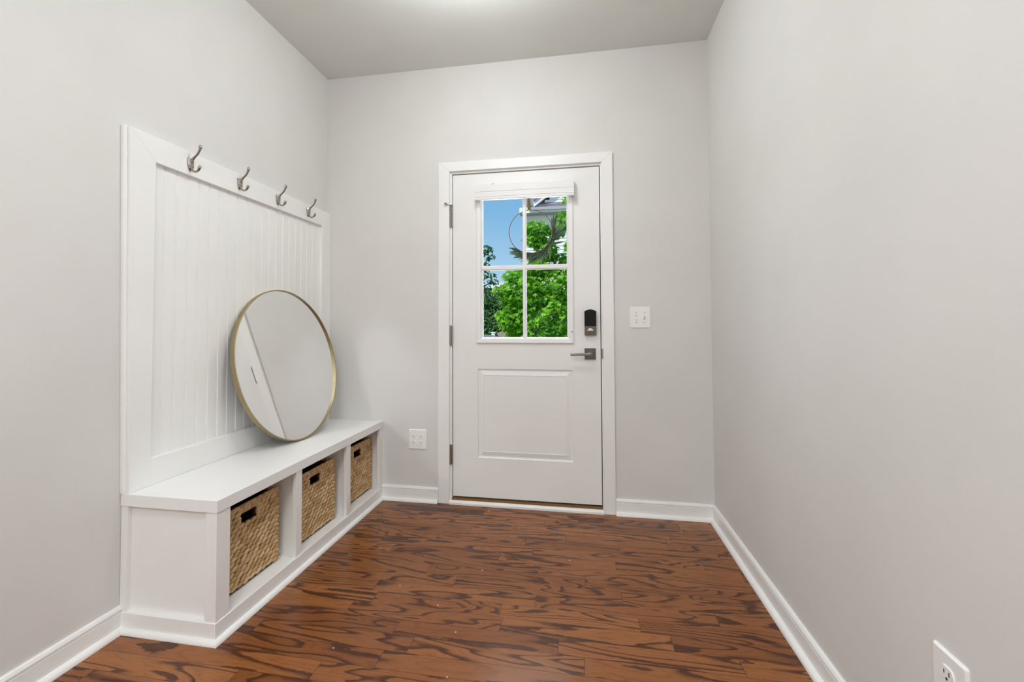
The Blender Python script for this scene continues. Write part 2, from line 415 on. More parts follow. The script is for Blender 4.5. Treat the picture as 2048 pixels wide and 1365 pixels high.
box(b, xm0 + .006, xm1 - .006, YF + .030, YF + .046, GZ0, GZ1); box(b, GX0, GX1, YF + .0305, YF + .0455, zm0 + .009, zm1 - .007)
obj('outer_muntin', b, 'trim', door)
b = BM(); cyl(b, (dx(1.612), YF - .0135, dz(1.069)), .0035, .004, 1, 10); obj('screw_hole', b, 'slot', door)
# black strip painting the weather strip's shade in the joint round the leaf
b = BM()
box(b, JX0, X0, YF + .028, YF + .046, Z0, Z1); box(b, X1, JX1, YF + .028, YF + .046, Z0, Z1); box(b, X0, X1, YF + .028, YF + .046, Z1, JZ)
obj('weather_strip_shade', b, 'slot', door)
b = BM(); box(b, X0 + .005, X1 - .005, YF + .012, YF + .04, .0335, Z0); obj('sill_gap_shade', b, 'slot', door)  # black bar paints the shade in the gap under the leaf
# hinges
def hinge(z0, z1, stop=False):
    b = BM(); xc, yc = .8585, -.007
    n = 5; h = (z1 - z0) / n
    for k in range(n): cyl(b, (xc, yc, z0 + k * h + .0008), .0075, h - .0016, 2, 14)
    cyl(b, (xc, yc, z0 - .004), .0055, z1 - z0 + .010, 2, 12)
    box(b, xc, xc + .012, yc, YF + .004, z0, z1)
    hg = obj('hinge', b, 'nickel', door, bevel=.0006)
    if stop:
        b = BM(); box(b, xc - .009, xc + .014, yc - .009, yc + .008, z1 + .002, z1 + .006)
        tube(b, [(xc, yc, z1 + .004), (xc - .024, yc - .02, z1 + .004)], .003, 8)
        tube(b, [(xc - .022, yc - .028, z1 + .010), (xc - .034, yc - .016, z1 + .012)], [.006, .006], 10)
        obj('hinge_stop', b, 'nickel', hg)
for z0, z1, s in ((1.735, 1.868, True), (.985, 1.105, False), (.245, .360, False)): hinge(z0, z1, s)
# strike plate on the jamb edge
b = BM(); box(b, 1.7845, 1.7925, -.0205, -.004, .912, .968)
tag(obj('strike_plate', b, 'nickel', bevel=.001), 'small nickel strike plate on the door jamb beside the lever handle', 'strike plate')
# dead bolt
DX0, DX1 = dx(1.686), dx(1.754)
b = BM(); prism(b, rrect(DX0, DX1, dz(1.048), dz(1.105), .004), 1, YF - .024, YF); bolt = obj('deadbolt', b, 'bronze_nickel', door, bevel=.0015)
bolt['label'] = 'keyless deadbolt with a black cover above a nickel thumb turn'
b = BM()
zt = dz(1.192)
prof = [(DX0, dz(1.1035)), (DX1, dz(1.1035)), (DX1, zt)] + [(DX1 + (DX0 - DX1) * t, zt + .0105 * math.sin(PI * t)) for t in [k / 10 for k in range(1, 10)]] + [(DX0, zt)]
prism(b, prof, 1, YF - .031, YF); obj('battery_cover', b, 'black', bolt, bevel=.002)
b = BM(); cxb, czb = .5 * (DX0 + DX1), dz(1.074)
cyl(b, (cxb, YF - .029, czb), .020, .006, 1, 28)
obj('turn_collar', b, 'bronze_nickel', bolt, bevel=.001)
b = BM()
prism(b, [(cxb + .0175 * math.cos(a), czb + .0175 * math.sin(a)) for a in [PI * k / 14 for k in range(15)]], 1, YF - .044, YF - .028)
obj('thumb_turn', b, 'bright', bolt, bevel=.0025)
# lever
b = BM(); box(b, dx(1.685), dx(1.750), YF - .009, YF, dz(.904), dz(.971)); rose = obj('door_lever', b, 'bronze_nickel', door, bevel=.001)
b = BM()
lx, lz = dx(1.7175), dz(.9385)
cyl(b, (lx, YF - .045, lz), .011, .037, 1, 20)
tube(b, [(lx + .010, YF - .050, lz), (lx, YF - .052, lz), (lx - .03, YF - .053, lz - .001), (lx - .115, YF - .055, lz - .004)], [.0095, .0098, .008, .0072], 14)
obj('lever_handle', b, 'nickel', rose, smooth=False, bevel=.0008)
b = BM(); cyl(b, (lx + .022, YF - .010, lz + .001), .0032, .003, 1, 10); obj('privacy_hole', b, 'slot', rose)

# ------------------------------------------------------------------ raised blind over the glass
bl = empty('window_blind', (1.326, YF, 1.885), 'white faux wood blind pulled up under its valance on the door', 'window blind')
vx0, vx1 = 1.0205, 1.6315
b = BM()
prism(b, [(-.010, 1.9855), (-.030, 1.9855), (-.039, 1.982), (-.040, 1.9785), (-.040, 1.9400), (-.035, 1.9388), (-.035, 1.9368), (-.044, 1.9355), (-.046, 1.932), (-.046, 1.9065), (-.041, 1.9050), (-.041, 1.9030), (-.050, 1.9015), (-.051, 1.898), (-.051, 1.888), (-.049, 1.8855), (-.037, 1.8855), (-.033, 1.905), (-.029, 1.976), (-.010, 1.976)], 0, vx0, vx1)
obj('valance', b, 'blind', bl)
for xa, xb in ((vx0, vx0 + .006), (vx1 - .006, vx1)):
    b = BM(); box(b, xa, xb, -.036, YF - .001, 1.888, 1.982); obj('valance_return', b, 'blind', bl)
b = BM(); box(b, vx0 + .010, vx1 - .010, -.027, YF - .014, 1.935, 1.975); obj('headrail', b, 'plastic', bl)
b = BM()
for k in range(9): box(b, vx0 + .012, vx1 - .012, -.030, YF - .013, 1.8925 + k * .0042, 1.8953 + k * .0042)
obj('slats', b, 'plastic', bl)
for xc in (1.135, 1.488):
    b = BM(); box(b, xc - .008, xc + .008, -.035, -.018, 1.9835, 1.987); cyl(b, (xc, -.030, 1.986), .0035, .003, 2, 8)
    obj('valance_clip', b, 'nickel', bl)

# ------------------------------------------------------------------ wall plates
def duplex(parent, c, yaxis, s=1.0):
    """one receptacle face with two slots and a ground hole; yaxis(u,v,d) maps plate coords to the world"""
    b = BM(); n = 28
    ring = []
    for k in range(n):
        a = 2 * PI * k / n; ring.append((.0172 * math.cos(a) * s, max(-.0142, min(.0142, .0172 * math.sin(a))) * s))
    def ex(bm, pr, d0, d1):
        A = [bm.verts.new(yaxis(c[0] + u, c[1] + v, d0)) for u, v in pr]; B = [bm.verts.new(yaxis(c[0] + u, c[1] + v, d1)) for u, v in pr]
        for i in range(len(pr)): bm.faces.new((A[i], A[(i + 1) % len(pr)], B[(i + 1) % len(pr)], B[i]))
        bm.faces.new(A); bm.faces.new(B)
    ex(b, ring, .004, .0085); r = obj('receptacle', b, 'plastic', parent)
    b = BM()
    R = lambda u0, u1, v0, v1: [(u0 * s, v0 * s), (u1 * s, v0 * s), (u1 * s, v1 * s), (u0 * s, v1 * s)]
    ex(b, R(-.0076, -.0054, -.001, .0078), .0083, .0089); ex(b, R(.0054, .0076, 0, .0070), .0083, .0089)
    ex(b, [(.0028 * math.cos(a) * s, (-.0075 + .0028 * math.sin(a)) * s) for a in [2 * PI * k / 10 for k in range(10)]], .0083, .0089)
    obj('slots', b, 'slot', r)
def plate(parent, x0, x1, z0, z1, f, th=.006):
    b = BM(); pr = rrect(x0, x1, z0, z1, .005); ins = .004
    pr2 = rrect(x0 + ins, x1 - ins, z0 + ins, z1 - ins, .004)
    A = [b.verts.new(f(u, v, 0)) for u, v in pr]; A2 = [b.verts.new(f(u, v, th * .45)) for u, v in pr]; B = [b.verts.new(f(u, v, th)) for u, v in pr2]
    n = len(pr)
    for P_, Q_ in ((A, A2), (A2, B)):
        for i in range(n): b.faces.new((P_[i], P_[(i + 1) % n], Q_[(i + 1) % n], Q_[i]))
    b.faces.new(B); b.faces.new(A[::-1]); return obj('cover_plate', b, 'plastic', parent)
back = lambda u, v, d: (u, -d, v)
rightw = lambda u, v, d: (W - d, u, v)
o = empty('wall_outlet', (.6395, 0, .325), 'white four-socket outlet plate low on the wall between bench and door', 'outlet')
plate(o, .581, .698, .3245, .450, back)
for cxo in (.6155, .6635):
    for czo in (.4065, .3675): duplex(o, (cxo, czo), back, .92)
o = empty('wall_outlet', (W, -1.794, .32), 'white outlet plate low on the right wall at the photo edge', 'outlet')
plate(o, -1.842, -1.747, .310, .4425, rightw)
for czo in (.3985, .3545): duplex(o, (-1.7925, czo), rightw, 1.08)
o = empty('light_switch', (2.0075, 0, 1.09), 'white double light switch plate on the wall right of the door', 'light switch')
plate(o, 1.949, 2.0655, 1.0905, 1.2165, back)
for cxs, up in ((1.984, -1), (2.031, 1)):
    b = BM(); box(b, cxs - .005, cxs + .005, -.0068, -.005, 1.1405, 1.1645); obj('switch_slot', b, 'soffit', o)  # grey colour paints the shade in the gap round the toggle
    b = BM(); z = 1.1525
    prism(b, [(-.006, z - .008), (-.006, z + .008), (-.0165, z + up * .0095 + .003), (-.0165, z + up * .0095 - .003)], 0, cxs - .0042, cxs + .0042)
    obj('toggle', b, 'plastic', o, bevel=.0008)
    for zs in (1.1240, 1.1815):
        b = BM(); cyl(b, (cxs, -.0068, zs), .0028, .001, 1, 12); obj('screw', b, 'nickel', o)

# ------------------------------------------------------------------ bead board panel above the bench
pn = empty('wall_panel', (0, -.72, .495), 'tall white framed beadboard panel on the left wall above the bench', 'wall panel')
PY0, PY1, PZb, PZt = -1.459, -.0015, .4955, 1.8555
RY0, RY1, RZ0, RZ1 = -1.345, -.110, .599, 1.755
b = BM(); TH = .030
def rail(bm, pts):
    A = [bm.verts.new((.0115, y, z)) for y, z in pts]; B = [bm.verts.new((TH, y, z)) for y, z in pts]
    for i in range(4): bm.faces.new((A[i], A[(i + 1) % 4], B[(i + 1) % 4], B[i]))
    bm.faces.new(A[::-1]); bm.faces.new(B)
def stile_part(name, pts):
    b = BM(); rail(b, pts); obj(name, b, 'panel', pn, bevel=.0015)
b.free()
stile_part('stile', [(-1.434, PZb), (RY0, PZb), (RY0, RZ1), (PY0, PZt)])
stile_part('stile', [(RY1, PZb), (PY1, PZb), (PY1, PZt), (RY1, RZ1)])
stile_part('top_rail', [(PY0, PZt), (RY0, RZ1), (RY1, RZ1), (PY1, PZt)])
stile_part('bottom_rail', [(RY0, PZb), (RY1, PZb), (RY1, RZ0), (RY0, RZ0)])
b = BM()   # beaded board: narrow V grooves beside a small bead every 62 mm
PYb = -1.430
prof = [(0.0, PYb)]
y = PY0 + .004
prof.append((.012, PYb))
yy = -1.2895
while yy - .0605 > PYb + .02: yy -= .0605
while yy < PY1 - .02:
    prof += [(.012, yy - .0042), (.0088, yy - .0024), (.0112, yy), (.0112, yy + .003), (.0088, yy + .0054), (.012, yy + .0072)]
    yy += .0605
prof += [(.012, PY1 - .002), (0.0, PY1 - .002)]
prism(b, prof, 2, PZb + .002, PZt - .004)
obj('beadboard', b, 'panel', pn)
b = BM()   # outer edge strip running up the left end of the panel
Es = [(0.0005, -.010), (.0125, -.010), (.020, -.005), (.020, 0), (.0005, 0)]
EA = [b.verts.new((u, -1.4335 + v, PZb)) for u, v in Es]; EB = [b.verts.new((u, -1.4595 + v, PZt + .003)) for u, v in Es]
for i in range(5): b.faces.new((EA[i], EA[(i + 1) % 5], EB[(i + 1) % 5], EB[i]))
b.faces.new(EA[::-1]); b.faces.new(EB)
obj('edge_strip', b, 'panel', pn, bevel=.001)

# ------------------------------------------------------------------ coat hooks
hk = empty('coat_hook', (TH, -1.180, 1.803), 'satin nickel double coat hook nearest the camera, at the left end of the rail', 'coat hook', 'coat hooks on the panel rail')
def at(p): return (TH + p[0], -1.180 + p[1], 1.803 + p[2])
b = BM()   # shield shaped back plate
pr = [(-.015, .024), (.015, .024), (.0165, .018), (.015, -.006), (.010, -.022), (.003, -.031), (-.003, -.031), (-.010, -.022), (-.015, -.006), (-.0165, .018)]
A = [b.verts.new(at((0, u, v))) for u, v in pr]; A2 = [b.verts.new(at((.004, u, v))) for u, v in pr]; B2 = [b.verts.new(at((.0115, u * .62, v * .8 - .001))) for u, v in pr]
for P_, Q_ in ((A, A2), (A2, B2)):
    for i in range(len(pr)): b.faces.new((P_[i], P_[(i + 1) % len(pr)], Q_[(i + 1) % len(pr)], Q_[i]))
b.faces.new(B2); b.faces.new(A[::-1])
obj('back_plate', b, 'nickel', hk, bevel=.001)
b = BM()
pts = bez((.004, 0, .004), (.016, 0, .032), (.034, 0, .030), (.044, 0, .052), 10) + bez((.044, 0, .052), (.050, 0, .064), (.051, 0, .068), (.0505, 0, .078), 7)[1:]
rd = [.0085, .0075, .0066, .0058, .0052, .0048, .0046, .0045, .0045, .0046, .0049, .0053, .0058, .0064, .0069, .0071, .0068, .0040]
tube(b, [at(p) for p in pts], rd[:len(pts)], 12); obj('upper_prong', b, 'nickel', hk, smooth=True)
b = BM()
pts = bez((.006, 0, -.014), (.014, 0, -.036), (.030, 0, -.040), (.040, 0, -.030), 10) + bez((.040, 0, -.030), (.046, 0, -.024), (.0485, 0, -.018), (.0490, 0, -.010), 6)[1:]
rd = [.0062, .0054, .0048, .0044, .0041, .0040, .0040, .0041, .0043, .0046, .0050, .0054, .0060, .0066, .0069, .0064, .0036]
tube(b, [at(p) for p in pts], rd[:len(pts)], 12); obj('lower_prong', b, 'nickel', hk, smooth=True)
for zz in (.015, -.012):
    b = BM(); cyl(b, at((.008, .0075, zz)), .0032, .003, 0, 10); obj('screw', b, 'bronze_nickel', hk)
for y_, lab in ((-.878, 'satin nickel double coat hook, second from the left end of the white rail'),
                (-.576, 'satin nickel double coat hook, second from the room corner on the white rail'),
                (-.277, 'satin nickel double coat hook nearest the room corner, at the far end of the rail')):
    c = copy_tree(hk); c.location = (TH, y_, 1.806); c['label'] = lab

# ------------------------------------------------------------------ storage bench
BD, BL, BH = .405, 1.4405, .495
bn = empty('storage_bench', (.2, -.72, 0), 'long white built-in bench with three open cubbies under the beadboard panel', 'bench')
g = .0015
b = BM(); box(b, g, BD, -BL, -g, .4515, BH); obj('bench_top', b, 'panel', bn, bevel=.0015)
def bpart(name, *bx, bev=.0012):
    t = BM(); box(t, *bx); return obj(name, t, 'panel', bn, bevel=bev)
xf0, xf1 = .383, .4015
for ya, yb in ((-1.437, -1.3695), (-.954, -.909), (-.480, -.4345), (-.0445, -g)): bpart('front_stile', xf0, xf1, ya, yb, .068, .4515)
for ya, yb in ((-.9405, -.9225), (-.4665, -.4485)): bpart('divider', g, xf0, ya, yb, .070, .4515)
bpart('end_panel', g, xf0, -1.4190, -1.405, .0, .4515)
bpart('end_panel', g, xf0, -.020, -g, .0, .4515)
bpart('back_panel', g, .012, -1.407, -.020, .070, .4515)
bpart('cubby_shelf', .012, xf1, -1.407, -.020, .050, .070)
bpart('end_stile', g, .0285, -1.437, -1.4190, .068, .4515); bpart('end_stile', .357, xf0, -1.437, -1.4190, .068, .4515)
b = BM()   # plinth round front and exposed end
box(b, .383, .4045, -1.4405, -g, 0, .0695); box(b, g, .383, -1.4405, -1.4190, 0, .0695)
obj('plinth', b, 'panel', bn, bevel=.0015)
b = BM(); r = .017
prof = shoe_prof(0, r)
def sweep_corner(bm):
    pts = []
    for u, v in prof:
        pts.append([bm.verts.new((.0135, -1.4405 - u, v)), bm.verts.new((.4045 + u, -1.4405 - u, v)), bm.verts.new((.4045 + u, -.0335, v))])
    n = len(pts)
    for i in range(n):
        j = (i + 1) % n
        for k in range(2): bm.faces.new((pts[i][k], pts[i][k + 1], pts[j][k + 1], pts[j][k]))
    bm.faces.new([p[0] for p in pts]); bm.faces.new([p[2] for p in pts])
sweep_corner(b); obj('shoe_moulding', b, 'trim', bn)

# ------------------------------------------------------------------ woven baskets
BWid, BHt, BDp = .372, .326, .300
def lump(bm, c, ax, up, nr, ln, ht, dp, tilt, seg=8, rings=5):
    ax2 = ax * math.cos(tilt) + up * math.sin(tilt); up2 = up * math.cos(tilt) - ax * math.sin(tilt)
    prev = None; first = bm.verts.new(c - ax2 * ln); last = bm.verts.new(c + ax2 * ln)
    for i in range(1, rings):
        t = -1 + 2 * i / rings; rr = (1 - abs(t)**2.2)**.6
        rg = [bm.verts.new(c + ax2 * ln * t + up2 * ht * rr * math.cos(2 * PI * k / seg) + nr * dp * rr * math.sin(2 * PI * k / seg)) for k in range(seg)]
        if prev is None:
            for k in range(seg): bm.faces.new((first, rg[(k + 1) % seg], rg[k]))
        else:
            for k in range(seg): bm.faces.new((prev[k], prev[(k + 1) % seg], rg[(k + 1) % seg], rg[k]))
        prev = rg
    for k in range(seg): bm.faces.new((prev[k], prev[(k + 1) % seg], last))
HW0, HW1, HZ0, HZ1 = -.046, .046, .247, .290       # handle hole in the front (y, z)
def basket(loc, label):
    t = empty('storage_basket', loc, label, 'basket', 'woven baskets in the bench cubbies')
    O = Vector(loc)                                   # centre of the front bottom edge
    b = BM()
    faces = ((Vector((0, 0, 0)), Vector((0, 1, 0)), Vector((1, 0, 0)), BWid, True),
             (Vector((-BDp / 2, BWid / 2, 0)), Vector((-1, 0, 0)), Vector((0, 1, 0)), BDp, False),
             (Vector((-BDp / 2, -BWid / 2, 0)), Vector((1, 0, 0)), Vector((0, -1, 0)), BDp, False),
             (Vector((-BDp, 0, 0)), Vector((0, -1, 0)), Vector((-1, 0, 0)), BWid, False))
    rows = 17; rh = (BHt - .012) / rows; up = Vector((0, 0, 1))
    for c0, ax, nr, wd, hole in faces:
        for k in range(rows):
            z = .010 + (k + .5) * rh
            pitch = .0365; n = int(wd / pitch) + 1; ph = (k % 2) * .5 * pitch + random.uniform(-.004, .004)
            for i in range(n + 1):
                u = -wd / 2 + i * pitch + ph - .006
                if abs(u) > wd / 2 - .004: u = math.copysign(wd / 2 - .010, u)
                if hole and HW0 - .016 < u < HW1 + .016 and z > HZ0 - .006: continue
                lump(b, O + c0 + ax * u + up * (z + random.uniform(-.0012, .0012)) + nr * (-.006 + random.uniform(-.001, .001)), ax, up, nr,
                     .0238 * random.uniform(.92, 1.1), .0086 * random.uniform(.92, 1.1), .0105, math.radians((30 if k % 2 else 20) + random.uniform(-7, 7)))
    # plaits beside the hole
    for s in (-1, 1):
        for k in range(5):
            lump(b, O + Vector((-.004, s * .058, .246 + k * .0165)), Vector((0, 1, 0)), up, Vector((1, 0, 0)), .014, .0098, .008, math.radians(35 * (1 if k % 2 else -1)))
    obj('woven_body', b, 'weave', t, smooth=True)
    b = BM()   # wrapped bar over the hole and the rim
    for k in range(11):
        lump(b, O + Vector((-.004, HW0 + (k + .3) * .0088, .305)), up, Vector((0, 1, 0)), Vector((1, 0, 0)), .0155, .0052, .009, math.radians(random.uniform(-16, -4)), 7, 5)
    obj('handle_wrap', b, 'weave', t, smooth=True)
    b = BM(); zr = BHt - .006
    q = .006
    loop = [Vector((-q, -BWid / 2 + q, zr)), Vector((-q, BWid / 2 - q, zr)), Vector((-BDp + q, BWid / 2 - q, zr)), Vector((-BDp + q, -BWid / 2 + q, zr))]
    for i in range(4):
        A_, B_ = loop[i], loop[(i + 1) % 4]; d = (B_ - A_); n = int(d.length / .019)
        for k in range(n):
            lump(b, O + A_ + d * ((k + .5) / n), d.normalized(), up, d.normalized().cross(up), .019, .0068, .0085, math.radians(12), 7, 5)
    obj('rim', b, 'weave', t, smooth=True)
    b = BM(); e = .011   # dark sheet painting the shade inside the basket, hole left open
    def wallbox(y0, y1, z0, z1): box(b, O.x - e - .010, O.x - e + .001, O.y + y0, O.y + y1, O.z + z0, O.z + z1)
    hw = BWid / 2 - .0185
    wallbox(-hw, HW0, .008, BHt - .012); wallbox(HW1, hw, .008, BHt - .012); wallbox(HW0, HW1, .008, HZ0); wallbox(HW0, HW1, HZ1, BHt - .012)
    box(b, O.x - BDp + .0185, O.x - BDp + .0225, O.y - hw, O.y + hw, O.z + .008, O.z + BHt - .012)
    box(b, O.x - BDp + .013, O.x - e - .004, O.y - hw, O.y - hw + .005, O.z + .008, O.z + BHt - .012)
    box(b, O.x - BDp + .013, O.x - e - .004, O.y + hw - .005, O.y + hw, O.z + .008, O.z + BHt - .012)
    box(b, O.x - BDp + .008, O.x - .008, O.y - hw, O.y + hw, O.z + .002, O.z + .008)
    obj('shade_sheet', b, 'inner_shade', t)
    return t
bk = basket((.336, -1.179, .070), 'woven water hyacinth basket in the cubby nearest the camera')
c = copy_tree(bk); c.location = (.352, -.713, .070); c['label'] = 'woven water hyacinth basket in the middle cubby of the bench'
c = copy_tree(bk); c.location = (.340, -.226, .070); c['label'] = 'woven water hyacinth basket in the far cubby beside the back wall'

# ------------------------------------------------------------------ round mirror leaning on the panel
yc, th, Rr, xb, dep, yw = -.5560, .191, .4112, .1715, .024, -.062
up = Vector((-math.sin(th) * math.cos(yw), -math.sin(th) * math.sin(yw), math.cos(th)))
nr = Vector((math.cos(th) * math.cos(yw), math.cos(th) * math.sin(yw), math.sin(th)))
sd = up.cross(nr)
yg = yw + .010                                  # the glass sits a touch askew in its frame
nr2 = Vector((math.cos(th) * math.cos(yg), math.cos(th) * math.sin(yg), math.sin(th))); up2 = Vector((-math.sin(th) * math.cos(yg), -math.sin(th) * math.sin(yg), math.cos(th))); sd2 = up2.cross(nr2)
mz = BH + .0008
mr = empty('round_mirror', (xb, yc, mz), 'large round brass-framed mirror leaning on the bench against the beadboard', 'mirror')
cen = Vector((xb, yc, mz)) + up * Rr
def ringsurf(bm, prof, n=128):
    rs = []
    for r_, d in prof:
        rs.append([bm.verts.new(cen + nr * d + (up * math.cos(2 * PI * k / n) + sd * math.sin(2 * PI * k / n)) * r_) for k in range(n)])
    for A, B in zip(rs, rs[1:] + rs[:1]):
        for k in range(n): bm.faces.new((A[k], A[(k + 1) % n], B[(k + 1) % n], B[k]))
b = BM(); ringsurf(b, [(Rr, 0), (Rr, dep - .0008), (Rr - .0008, dep), (Rr - .0042, dep), (Rr - .005, dep - .0008), (Rr - .005, .002), (Rr - .02, .002), (Rr - .02, 0)])
obj('mirror_frame', b, 'brass', mr)
b = BM(); n = 128
A = [b.verts.new(cen + nr * (dep - .0065) + (up2 * math.cos(2 * PI * k / n) + sd2 * math.sin(2 * PI * k / n)) * (Rr - .0054)) for k in range(n)]
B = [b.verts.new(v.co - nr2 * .001) for v in A]
b.faces.new(A); b.faces.new(B[::-1])
for k in range(n): b.faces.new((A[k], B[k], B[(k + 1) % n], A[(k + 1) % n]))
obj('mirror_glass', b, 'mirror', mr)
b = BM()
A = [b.verts.new(cen + nr * -.0005 + (up * math.cos(2 * PI * k / n) + sd * math.sin(2 * PI * k / n)) * (Rr - .006)) for k in range(n)]
B = [b.verts.new(v.co + nr * .0012) for v in A]
b.faces.new(A); b.faces.new(B[::-1])
for k in range(n): b.faces.new((A[k], B[k], B[(k + 1) % n], A[(k + 1) % n]))
obj('backing_board', b, 'black', mr)

# crumbs of paint left on the floor
CRUMBS = [(1.604, -0.612), (1.212, -1.224), (1.1, -1.074), (1.243, -1.445), (0.899, -0.966), (0.821, -1.384), (1.217, -0.776), (1.116, -0.086)]
for k, (cx_, cy_) in enumerate(CRUMBS):
    b = BM(); bmesh.ops.create_icosphere(b, subdivisions=1, radius=.0024)
    for v in b.verts: v.co = Vector((cx_ + v.co.x * random.uniform(.7, 1.7), cy_ + v.co.y * random.uniform(.7, 1.3), .0016 + v.co.z * .62))
    tag(obj('paint_crumb', b, 'trim'), 'tiny white crumb of paint lying on the oak floor', 'crumb', 'paint crumbs on the floor')

# ------------------------------------------------------------------ wreath outside the glass
WC = Vector((1.355, .098, 1.705)); WR = .138
wr = empty('wreath', WC, 'thin metal hoop wreath with olive green leaves hanging outside the door glass', 'wreath')
b = BM(); n = 72
pts = [WC + Vector((WR * math.cos(2 * PI * k / n), 0, WR * math.sin(2 * PI * k / n))) for k in range(n + 1)]
tube(b, pts, .0026, 8); obj('hoop', b, 'ring', wr, smooth=True)
b = BM()
box(b, 1.3385, 1.3565, .0745, .0765, 1.838, 2.066); prism(b, [(.0745, 1.838), (.0765, 1.838), (.104, 1.842), (.104, 1.846), (.0745, 1.8415)], 0, 1.3385, 1.3565)
box(b, 1.3385, 1.3565, .1035, .1055, 1.842, 1.90)
obj('ribbon', b, 'ribbon', wr)
def lance(bm, base, d, nrm, ln, wd, bend):
    d = d.normalized(); s = d.cross(nrm).normalized(); nn = s.cross(d).normalized(); m = 7; Lr, Rg, Ct = [], [], []
    for i in range(m + 1):
        t = i / m; w = wd * math.sin(PI * min(1, t * .92 + .08))**.8 * (1 - t * .25)
        c = base + d * ln * t + nn * bend * t * t
        Lr.append(bm.verts.new(c + s * w)); Ct.append(bm.verts.new(c - nn * w * .35)); Rg.append(bm.verts.new(c - s * w))
    for i in range(m):
        bm.faces.new((Lr[i], Lr[i + 1], Ct[i + 1], Ct[i])); bm.faces.new((Ct[i], Ct[i + 1], Rg[i + 1], Rg[i]))
rng = random.Random(5)
for k in range(92):
    a = math.radians(rng.uniform(-122, 14)); sgn = 1 if a > math.radians(-38 + rng.uniform(-14, 14)) else -1
    rad = Vector((math.cos(a), 0, math.sin(a))); tan = Vector((-math.sin(a), 0, math.cos(a))) * sgn
    d = tan * rng.uniform(.75, 1.1) + rad * rng.uniform(-.18, .75) + Vector((0, rng.uniform(-.1, .35), 0))
    b = BM(); lance(b, WC + rad * (WR + rng.uniform(-.004, .02)) + Vector((0, rng.uniform(0, .02), 0)), d, Vector((rng.uniform(-.6, .6), -1, rng.uniform(-.6, .6))), rng.uniform(.06, .11), rng.uniform(.0055, .0095), rng.uniform(-.01, .02))
    obj('leaf', b, 'wreathleaf', wr, smooth=True)

# ------------------------------------------------------------------ outside: ground, trees, house, fences
GZ = -.30
b = BM(); box(b, -40, 40, .16, 80, GZ - .1, GZ); tag(obj('ground', b, 'lawn'), 'green ground beyond the door', 'ground', None, 'structure')

LEAF5 = [(0, 0), (.16, .04), (.42, -.02), (.30, .16), (.52, .30), (.30, .36), (.34, .62), (.12, .50), (0, .98), (-.12, .50), (-.34, .62), (-.30, .36), (-.52, .30), (-.30, .16), (-.42, -.02), (-.16, .04)]
OVAL = [(0, 0), (.22, .18), (.30, .45), (.20, .75), (0, 1), (-.20, .75), (-.30, .45), (-.22, .18)]
def leaf(bm, base, tip_dir, nrm, size, shape):
    d = tip_dir.normalized(); s = d.cross(nrm)
    if s.length < 1e-3: s = Vector((1, 0, 0))
    s.normalize(); nn = s.cross(d)
    c = bm.verts.new(base + d * size * .34 - nn * size * .04)
    vs = [bm.verts.new(base + s * u * size + d * v * size + nn * size * (.10 * abs(u) - .16 * v * v)) for u, v in shape]
    for i in range(len(vs)): bm.faces.new((c, vs[i], vs[(i + 1) % len(vs)]))
def crown(blobs, per, size, shape, seed, out=Vector((0, -1, .5))):
    rg = random.Random(seed); bm = BM()
    for cx_, cy_, cz_, rx, ry, rz, mul in blobs:
        for _ in range(int(per * mul * (rx * rz * 4 + rx * ry * 2))):
            while True:
                v = Vector((rg.gauss(0, 1), rg.gauss(0, 1), rg.gauss(0, 1)))
                if v.length > .1: break
            v.normalize(); rr = rg.uniform(.45, 1.0)**.5
            p = Vector((cx_ + v.x * rx * rr, cy_ + v.y * ry * rr, cz_ + v.z * rz * rr))
            nrm = (Vector((v.x * .6, v.y * .8, v.z * .5 + .55)) + Vector((rg.uniform(-.6, .6), rg.uniform(-.6, .6), rg.uniform(-.5, .5))) + out * .35).normalized()
            tip = Vector((v.x * .8 + rg.uniform(-.8, .8), v.y * .6 - .3 + rg.uniform(-.5, .5), -.55 + rg.uniform(-.5, .35)))
            leaf(bm, p, tip, nrm, size * rg.uniform(.7, 1.25), shape)
    return bm
mt = empty('maple_tree', (1.75, 4.95, GZ), 'bright green young maple filling the lower door panes in front of the white house', 'tree')
maple_blobs = [(1.10, 4.75, 1.22, .72, .55, .55, 1.0), (.78, 4.55, 1.58, .36, .35, .33, 1.2), (1.32, 4.75, 1.72, .48, .45, .36, 1.1),
    (.60, 4.45, 1.20, .21, .2, .20, 1.2), (.50, 4.4, 1.66, .15, .15, .09, 1.1), (.47, 4.4, 1.27, .12, .12, .06, 1.1), (.66, 4.5, 1.88, .20, .18, .10, 1.0), (.85, 4.6, 1.98, .14, .14, .07, 1.0),
    (1.00, 4.5, 2.60, .19, .18, .14, 1.4), (.95, 4.5, 2.44, .13, .14, .11, 1.4), (1.12, 4.6, 2.30, .17, .2, .20, 1.2), (1.05, 4.6, 2.05, .20, .2, .16, 1.0),
    (1.40, 4.5, 2.72, .13, .15, .15, 1.4), (1.49, 4.4, 3.02, .07, .1, .08, 1.0), (1.30, 4.6, 2.55, .10, .12, .10, 1.2), (1.36, 4.7, 2.15, .10, .12, .10, 1.0), (1.56, 4.5, 2.3, .12, .2, .22, 1.0),
    (.95, 4.4, .78, .45, .35, .18, 1.1), (1.40, 4.5, .70, .40, .35, .16, 1.1),
    (1.95, 4.8, 2.0, .45, .6, .8, .6), (2.3, 5.0, 1.5, .5, .6, .8, .5), (2.0, 5.0, 3.1, .45, .6, .5, .5)]
obj('foliage', crown(maple_blobs, 760, .092, LEAF5, 3), 'maple', mt, smooth=False)['kind'] = 'stuff'
b = BM()
tube(b, [(1.75, 4.95, GZ), (1.74, 4.95, .5), (1.70, 4.93, 1.3), (1.68, 4.95, 2.2), (1.75, 4.95, 3.2)], [.06, .055, .045, .032, .012], 10)
